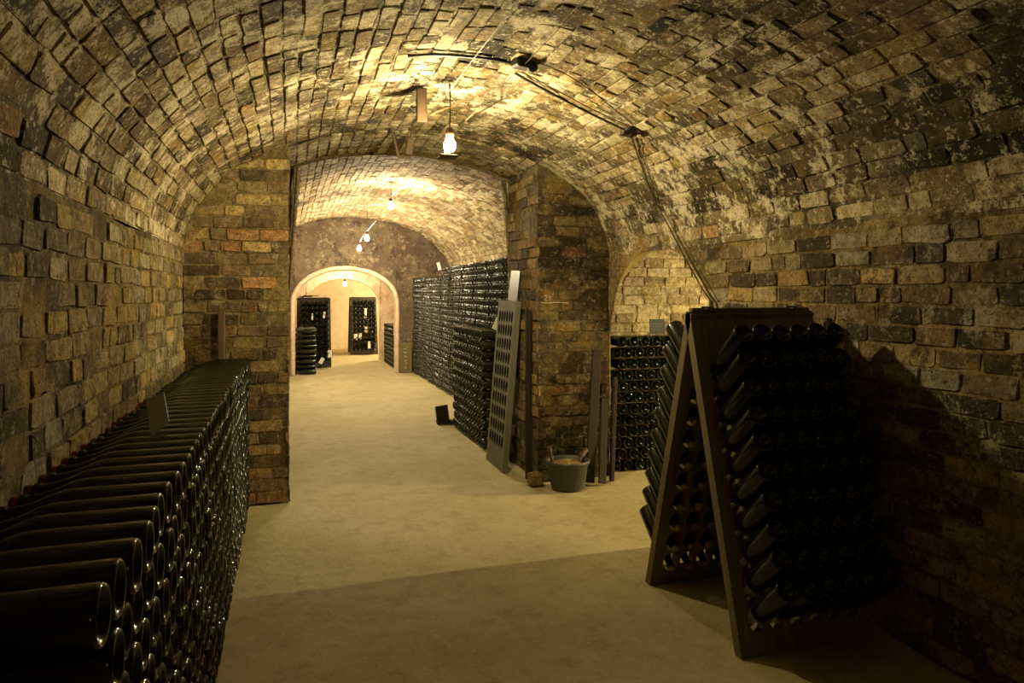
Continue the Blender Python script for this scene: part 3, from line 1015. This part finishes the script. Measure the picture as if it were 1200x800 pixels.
# chalk figures on the piers
lp = bpy.data.objects['wall_left_pier']; rp = bpy.data.objects['wall_right_pier']
st = []
for txt, px, py in (('45', 318, 290.5), ('.46', 314.5, 303)):
    o_ = on_y(px, py, YP - .032)
    st += write(txt, lambda x, z, o_=o_: (o_[0] + x, o_[1], o_[2] + z), .019, .032)
for txt, px, py in (('22', 306, 338), ('554', 304, 361), ('2', 304, 322)):
    o_ = on_y(px, py, YP - .032)
    st += write(txt, lambda x, z, o_=o_: (o_[0] + x, o_[1], o_[2] + z), .013, .022)
chalk('chalk_figures', st, .0016, M['chalk'], lp)
o_ = on_y(638, 352, YP - .032)
st = write('2s', lambda x, z: (o_[0] + x, o_[1], o_[2] + z), .026, .04)
st.append([tuple(on_y(634 + 4 * i, 354.5 + .4 * math.sin(i), YP - .032)) for i in range(9)])
chalk('chalk_figures', st, .0018, M['chalk'], rp)
# chalk on the slate
st = write('22', lambda x, z: tuple(Mx @ Vector((x + .004, -.002, z + .035))), .011, .017)
chalk('chalk_writing', st, .0009, M['chalk'], sl)

# slate in the side gallery
p = on_y(771, 402, 5.32)
Mx = Matrix.Translation((p[0], 5.33, 1.095)) @ Matrix.Rotation(-.35, 4, 'Z') @ Matrix.Rotation(-.2, 4, 'X')
s2 = sheet('slate_marker', .125, .125, .005, M['slateblue'], Mx, 0, 'blue-grey slate with chalk lines on the bottle stack in the side arch', 'marker')
st = []
for k in range(3):
    st.append([tuple(Mx @ Vector((-.035 + i * .01, -.002, .085 - k * .025 + .004 * math.sin(i * 2.3 + k)))) for i in range(8)])
chalk('chalk_writing', st, .0011, M['chalk'], s2)

# board with chalk writing by the far doorway
bd = empty('chalk_board', (2.035, 13.19, 0)); tag(bd, 'olive wooden board with upright chalk scrawl leaning between far archway and bottle wall', 'board')
b = MB(); b.box((0, 0, .27), (.235, .028, .54), Matrix.Rotation(-.06, 3, 'X'), bev=.006); bf = b.build('board_face', M['board'], bd)
st = []
for ch, zz in (('L', .42), ('f', .34), ('p', .27), ('e', .20), ('u', .14), ('n', .08)):
    for s in DIG[ch]:
        st.append([(-.045 + (1 - z_) * .07, -.034 + (zz) * .06 - .0, zz + x_ * .055) for x_, z_ in s])
chalk('chalk_writing', st, .0035, M['chalk'], bf)

# pieces of the filled rack's top: laid sticks
b = MB()
b.box((.33, 15.02, 1.379), (.26, .06, .02), Matrix.Rotation(.1, 3, 'Z')); b.box((.42, 15.03, 1.397), (.3, .04, .016), Matrix.Rotation(-.06, 3, 'Z'))
ob = b.build('wood_scrap', M['plank']); tag(ob, 'scraps of wood lying on top of the filled rack in the far archway', 'wood scraps')
# dark plank beside the waist-high stack
b = MB(); b.box((1.62, 7.86, .10), (.14, .03, .20), Matrix.Rotation(-.12, 3, 'Y')); b.box((1.66, 7.86, .02), (.2, .12, .03))
ob = b.build('plank_end', M['plank']); tag(ob, 'short dark plank standing at the far end of the waist-high bottle block', 'plank')

# ------------------------------------------------------------------ bucket and planks by the pier
bx, by = 1.965, 4.98
bk = empty('bucket', (bx, by, 0)); tag(bk, 'grey-green plastic bucket of earth standing against the right brick pier', 'bucket')
b = MB(); b.lathe([(.02, .004), (.112, .004), (.118, 0), (.124, .006), (.150, .185), (.160, .188), (.162, .205), (.157, .208), (.148, .205), (.143, .15), (.12, .02), (.02, .018)], 36)
b.build('bucket_body', M['bucket'], bk, True)
b = MB(); n = 26
vs = [(0, 0, .188)]; fs = []
for ring in range(1, 6):
    for k in range(n):
        rr = .142 * ring / 5; a = 2 * math.pi * k / n
        vs.append((rr * math.cos(a), rr * math.sin(a), .178 + .012 * math.sin(3 * a + ring) * (ring < 5) + random.uniform(-.004, .004)))
for k in range(n): fs.append((0, 1 + k, 1 + (k + 1) % n))
for ring in range(4):
    for k in range(n):
        a0 = 1 + ring * n; fs.append((a0 + k, a0 + n + k, a0 + n + (k + 1) % n, a0 + (k + 1) % n))
b.add(vs, fs); b.build('earth', M['sand'], bk, True)
b = MB(); b.tube([(bx - .11, by + .02, .13), (bx - .135, by - .02, .22), (bx - .155, by - .04, .30)], .012, 8); b.tube([(bx - .155, by - .04, .295), (bx - .163, by - .046, .318)], .018, 8)
tag(b.build('tool_handle', M['iron']), 'short dark handle sticking out of the bucket on the aisle side', 'tool handle')
b = MB(); b.tube([(bx + .06, by, .12), (bx + .10, by + .01, .20), (bx + .16, by + .05, .25)], .012, 8); b.tube([(bx + .115, by + .02, .215), (bx + .17, by + .055, .26)], .017, 8)
tag(b.build('tool_handle', M['iron']), 'short dark handle lying over the bucket rim towards the side arch', 'tool handle')


def lean(name, p0, p1, w, th, mat, label, cat):
    p0, p1 = Vector(p0), Vector(p1); z = (p1 - p0).normalized(); y = Vector((0, -1, 0)); x = y.cross(z).normalized(); y = z.cross(x)
    R = Matrix((x, y, z)).transposed()
    b = MB(); b.box((p0 + p1) / 2, (w, th, (p1 - p0).length), R, bev=.006)
    return tag(b.build(name, mat), label, cat)


lean('timber_plank', (2.155, 5.02, .012), (2.275, 5.155, .99), .075, .025, M['plank'], 'longest dark plank propped on the right pier behind the bucket', 'plank')
lean('timber_plank', (2.235, 4.97, .012), (2.33, 5.14, .62), .06, .022, M['plank'], 'shorter dark plank propped at the pier corner beside the side arch', 'plank')
lean('timber_post', (2.355, 5.06, .0), (2.425, 5.15, .78), .035, .035, M['plank'], 'thin dark post at the pier corner, nearest the side arch', 'post')
lean('timber_post', (1.765, 5.30, .0), (1.765, 5.30, 1.30), .045, .03, M['plank'], 'narrow timber strip upright against the pier edge behind the leaning board', 'post')
b = MB(); b.box((1.76, 5.12, .045), (.10, .10, .09), Matrix.Rotation(.15, 3, 'Z'), bev=.012)
tag(b.build('stone_block', M['pier']), 'small worn stone at the foot of the right brick pier', 'stone')
ob = bpy.data.objects['stone_block']; a_ = ob.data.color_attributes.new('bcol', 'FLOAT_COLOR', 'POINT')
a_.data.foreach_set('color', np.tile(np.array([.3, .21, .09, 1], np.float32), len(ob.data.vertices)))
# iron slot bar on the left pier
b = MB(); b.box((-.425, YP - .035, 1.02), (.045, .03, .58), bev=.005)
tag(b.build('iron_bar', M['iron']), 'rusty upright iron bar fixed to the left brick pier above the bottle stack', 'bar')


# ------------------------------------------------------------------ cables, brackets and lamps
def on_vault(px, py, off=.03, E=EM):
    d = ray(px, py); k = .3
    while k < 12:
        x, z = d[0] * k, CAMZ + d[2] * k
        if not (XL < x < XR) or z > float(vz(E, x)): break
        k += .004
    k -= off
    return np.array([d[0] * k, d[1] * k, CAMZ + d[2] * k])


def spline(pts, n=8, sag=0.0):
    pts = [np.array(p, float) for p in pts]; out = []
    for i in range(len(pts) - 1):
        p0, p1, p2, p3 = pts[max(0, i - 1)], pts[i], pts[i + 1], pts[min(len(pts) - 1, i + 2)]
        for q in range(n):
            t = q / n
            out.append(.5 * ((2 * p1) + (-p0 + p2) * t + (2 * p0 - 5 * p1 + 4 * p2 - p3) * t * t + (-p0 + 3 * p1 - 3 * p2 + p3) * t ** 3))
    out.append(pts[-1])
    return out


def vline(pix, off=.035):
    return [on_vault(x, y, off) for x, y in pix]


J1 = on_vault(612, 75, .06); J2 = on_vault(738, 154, .06)


def cable(name, pts, r, mat, label, cat='cable'):
    b = MB(); b.tube(spline(pts), r, 6)
    return tag(b.build(name, mat), label, cat)


jb = MB(); jb.box(J1, (.10, .075, .045), Matrix.Rotation(.3, 3, 'Z'), bev=.01); jb.box(J1 + np.array([.05, .0, -.012]), (.05, .05, .05), Matrix.Rotation(-.4, 3, 'Y'), bev=.01)
tag(jb.build('ceiling_mount_box', M['box']), 'dark junction box on the vault crown where the cables meet', 'junction box')
jb = MB(); jb.box(J2, (.05, .07, .05), Matrix.Rotation(-.6, 3, 'Y'), bev=.01)
for k in range(3): jb.tube([J2 + np.array([-.05, -.02 + .02 * k, -.01]), J2 + np.array([.03, -.02 + .02 * k, -.02])], .012, 8)
tag(jb.build('ceiling_mount_box', M['box']), 'dark cable clamp on the right-hand slope of the vault', 'junction box')
cable('hanging_cable', vline([(478, 66), (510, 64), (545, 66), (580, 70), (606, 76)]), .008, M['cable'], 'thick black cable curving over the vault crown to the junction box')
cable('hanging_cable', vline([(604, 86), (640, 106), (690, 132), (734, 153)]), .007, M['cable'], 'thicker black cable from the crown junction box down the vault slope')
cable('hanging_cable', vline([(612, 84), (660, 110), (700, 131), (738, 148)], .045), .003, M['wire'], 'thin wire running close beside the thicker cable on the vault slope')
cable('hanging_cable', vline([(628, 72), (665, 88), (700, 112), (742, 146)], .04), .0028, M['wire'], 'upper thin wire between the two junction boxes on the vault')
wallp = [on_x(785, 268, XR - .05), on_x(806, 308, XR - .045), on_x(822, 336, XR - .045), on_x(832.5, 352, XR - .045)]
cable('hanging_cable', vline([(740, 160), (752, 195), (768, 235)]) + wallp, .0045, M['cable'], 'black cable dropping from the clamp along the edge of the side arch')
wallp2 = [on_x(789, 268, XR - .05), on_x(809, 306, XR - .05), on_x(825, 334, XR - .05), on_x(834, 350, XR - .05)]
cable('hanging_cable', vline([(745, 162), (757, 195), (773, 234)]) + wallp2, .0035, M['wire'], 'brown wire dropping beside the black cable along the side arch')
q = on_x(833, 352, XR - .045)
b = MB(); b.tube([q, q + np.array([0, 0, -.06]), np.array([q[0], q[1], .95])], .012, 8); b.tube([q + np.array([0, 0, -.10]), q + np.array([-.03, -.10, -.07])], .010, 8)
tag(b.build('wall_mount_conduit', M['iron']), 'thin rusty conduit on the right wall at the end of the cables', 'conduit')
# stretched wires with frayed twine
A0, A1, A2 = on_vault(617, -12, .06), on_y(505, 134, 4.05), on_y(484, 161, 4.9)
cable('overhead_hanging_wire', [A0, (A0 + A1) / 2, A1, A2], .0018, M['wire'], 'bare wire stretched along the vault, the one nearer its crown', 'wire')
B0, B1, B2 = on_vault(700, -12, .06), on_vault(616, 74, .09), on_y(546, 141, 3.85)
cable('overhead_hanging_wire', [B0, (B0 + B1) / 2, B1, (B1 + B2) / 2, B2], .0018, M['wire'], 'bare wire stretched past the crown junction box towards the nearest bulb', 'wire')


def twine(p0, p1, label):
    b = MB(); p0, p1 = np.array(p0), np.array(p1)
    for k in range(3):
        pts = []
        for i in range(22):
            t = i / 21; a = i * 1.3 + k * 2.1
            pts.append(p0 + (p1 - p0) * t + .004 * np.array([math.cos(a), .3 * math.sin(a * 1.7), math.sin(a)]))
        b.tube(pts, .0013, 5)
    for i in range(16):
        q = p0 + (p1 - p0) * random.random() ** 2; b.tube([q, q + np.array([random.uniform(-.03, .03), random.uniform(-.02, .02), random.uniform(-.03, .02)])], .0009, 4)
    return tag(b.build('hanging_twine', M['twig']), label, 'twine')


twine(A1, on_vault(578, 104, .05), 'longer frayed twine tied from the wire to the vault above the nearest bulb')
twine(B2, on_vault(588, 116, .05), 'shorter frayed twine hanging just above the nearest bulb')
# iron brackets under the arch
p = on_y(470, 168, 5.12)
b = MB()
for px0, py0, px1, py1, w in ((459, 150, 467, 184, .022), (467, 184, 482, 184, .018)):
    a0, a1 = on_y(px0, py0, 5.12), on_y(px1, py1, 5.12)
    b.tube([a0, a1], w / 2, 6)
ob = b.build('hanging_iron_bracket', M['iron']); tag(ob, 'rusty L-shaped iron bracket hanging from the arch near the bulb', 'bracket')
a0, a1 = on_y(479, 162, 5.10), on_y(481, 182, 5.10)
b = MB(); b.box((a0 + a1) / 2, (.055, .04, .12), Matrix.Rotation(.15, 3, 'Y'), bev=.008)
b.tube([(a0 + a1) / 2 + np.array([0, 0, .05]), (a0 + a1) / 2 + np.array([.02, 0, .14])], .006, 6)
tag(b.build('hanging_counterweight', M['iron']), 'small dark iron weight hanging beside the bracket under the arch', 'weight')
w0 = on_vault(494, 103, .03)
w1 = on_y(494, 143, w0[1] + .02)
b = MB(); R = Matrix.Rotation(0, 3, 'Z'); mid = (w0 + w1) / 2
zz = Vector(w1 - w0).normalized(); xx = Vector((1, 0, 0)); yy_ = zz.cross(xx).normalized(); xx = yy_.cross(zz)
b.box(mid, (.06, .03, float(np.linalg.norm(w1 - w0))), Matrix((xx, yy_, zz)).transposed(), bev=.005)
tag(b.build('ceiling_mount_batten', M['rustwood']), 'rust-brown batten fixed upright to the vault left of the nearest bulb', 'batten')


BULB = [(.006, -.052), (.018, -.047), (.0275, -.034), (.031, -.018), (.029, -.003), (.021, .015), (.0145, .028), (.0135, .034)]
SOCK = [(.0138, .030), (.019, .032), (.026, .040), (.024, .070), (.014, .082), (.005, .086)]


def lamp(loc, mat, label, top, scale=1.0, tray=False, sock=True):
    root = empty('hanging_bulb', loc); tag(root, label, 'lamp', None)
    S_ = Matrix.Scale(scale, 4)
    b = MB(); b.lathe(BULB, 20, S_); b.build('bulb_glass', mat, root, True)
    b = MB(); b.lathe(SOCK, 16, S_); b.build('bulb_socket', M['socket'], root, True)
    b = MB(); b.tube(spline([(0, 0, .084 * scale), (.004, .002, (.084 * scale + top) / 2), (.0, .0, top)]), .0035, 6); b.build('flex_cord', M['cable'], root)
    if tray:
        b = MB(); b.box((-.018, -.02, -.088), (.10, .085, .006), bev=.002); b.box((-.018, -.062, -.084), (.10, .004, .014), bev=.001)
        b.tube([(-.018, .02, -.086), (-.018, .045, -.04), (-.012, .02, .05)], .0025, 5)
        b.build('drip_tray', M['iron'], root)
    return root


p1 = on_y(527, 167, 3.92)
lamp(tuple(p1), M['bulb1'], 'nearest bare glowing bulb, hanging above a small dark tray before the arch', float(vz(EM, p1[0])) - p1[2] - .02, 1.0, True)
p2 = on_y(458, 240, 9.0)
lamp(tuple(p2), M['bulb2'], 'bare glowing bulb hanging alone at mid-depth under the far bay vault', float(vz(E2, p2[0])) - p2[2] - .02, 1.0)
p3 = on_y(430, 278, 11.0)
lamp(tuple(p3), M['bulb2'], 'upper one of the two glowing bulbs close together before the stained end wall', float(vz(E2, p3[0])) - p3[2] - .02, 1.0)
p4 = on_y(421, 290, 12.2)
lamp(tuple(p4), M['bulb2'], 'lower one of the two glowing bulbs close together before the stained end wall', float(vz(E2, p4[0])) - p4[2] - .02, 1.0)
p5 = on_y(404, 332, 15.2)
lamp(tuple(p5), M['bulb3'], 'glowing bulb hanging under the far archway in front of the pale room', 1.95 - p5[2], 1.0)
lamp((2.9, 17.2, 1.95), M['bulb6'], 'bulb in the pale far room, hidden to the right of the archway', .5, 1.0)
lamp((6.6, 3.80, 1.66), M['bulb4'], 'bulb lighting the side gallery, hidden behind the right wall', .25, 1.0)
lamp((.87, -4.4, 2.2), M['bulb5'], 'bulb hanging in the cellar behind the viewer', .36, 1.0)
cable('hanging_cable', [p2 + np.array([.25, -2.4, .16]), p2 + np.array([.1, -1, .14]), p2 + np.array([0, 0, .10]), (p2 + p3) / 2 + np.array([0, 0, .06]), p3 + np.array([0, 0, .09]), p4 + np.array([0, 0, .09])], .0028, M['cable'],
      'slack lamp wire linking the hanging bulbs under the far bay vault')

# ------------------------------------------------------------------ world and view
w = bpy.data.worlds.new('world'); SC.world = w; w.use_nodes = True
w.node_tree.nodes['Background'].inputs[0].default_value = (1, .8, .5, 1)
w.node_tree.nodes['Background'].inputs[1].default_value = 0.0
SC.view_settings.view_transform = 'Standard'
SC.view_settings.look = 'None'
SC.view_settings.gamma = 1
SC.view_settings.exposure = 0.0
SC.view_settings.use_curve_mapping = False
SC.cycles.max_bounces = 10
SC.cycles.diffuse_bounces = 6
SC.cycles.sample_clamp_indirect = 4
SC.cycles.use_denoising = True
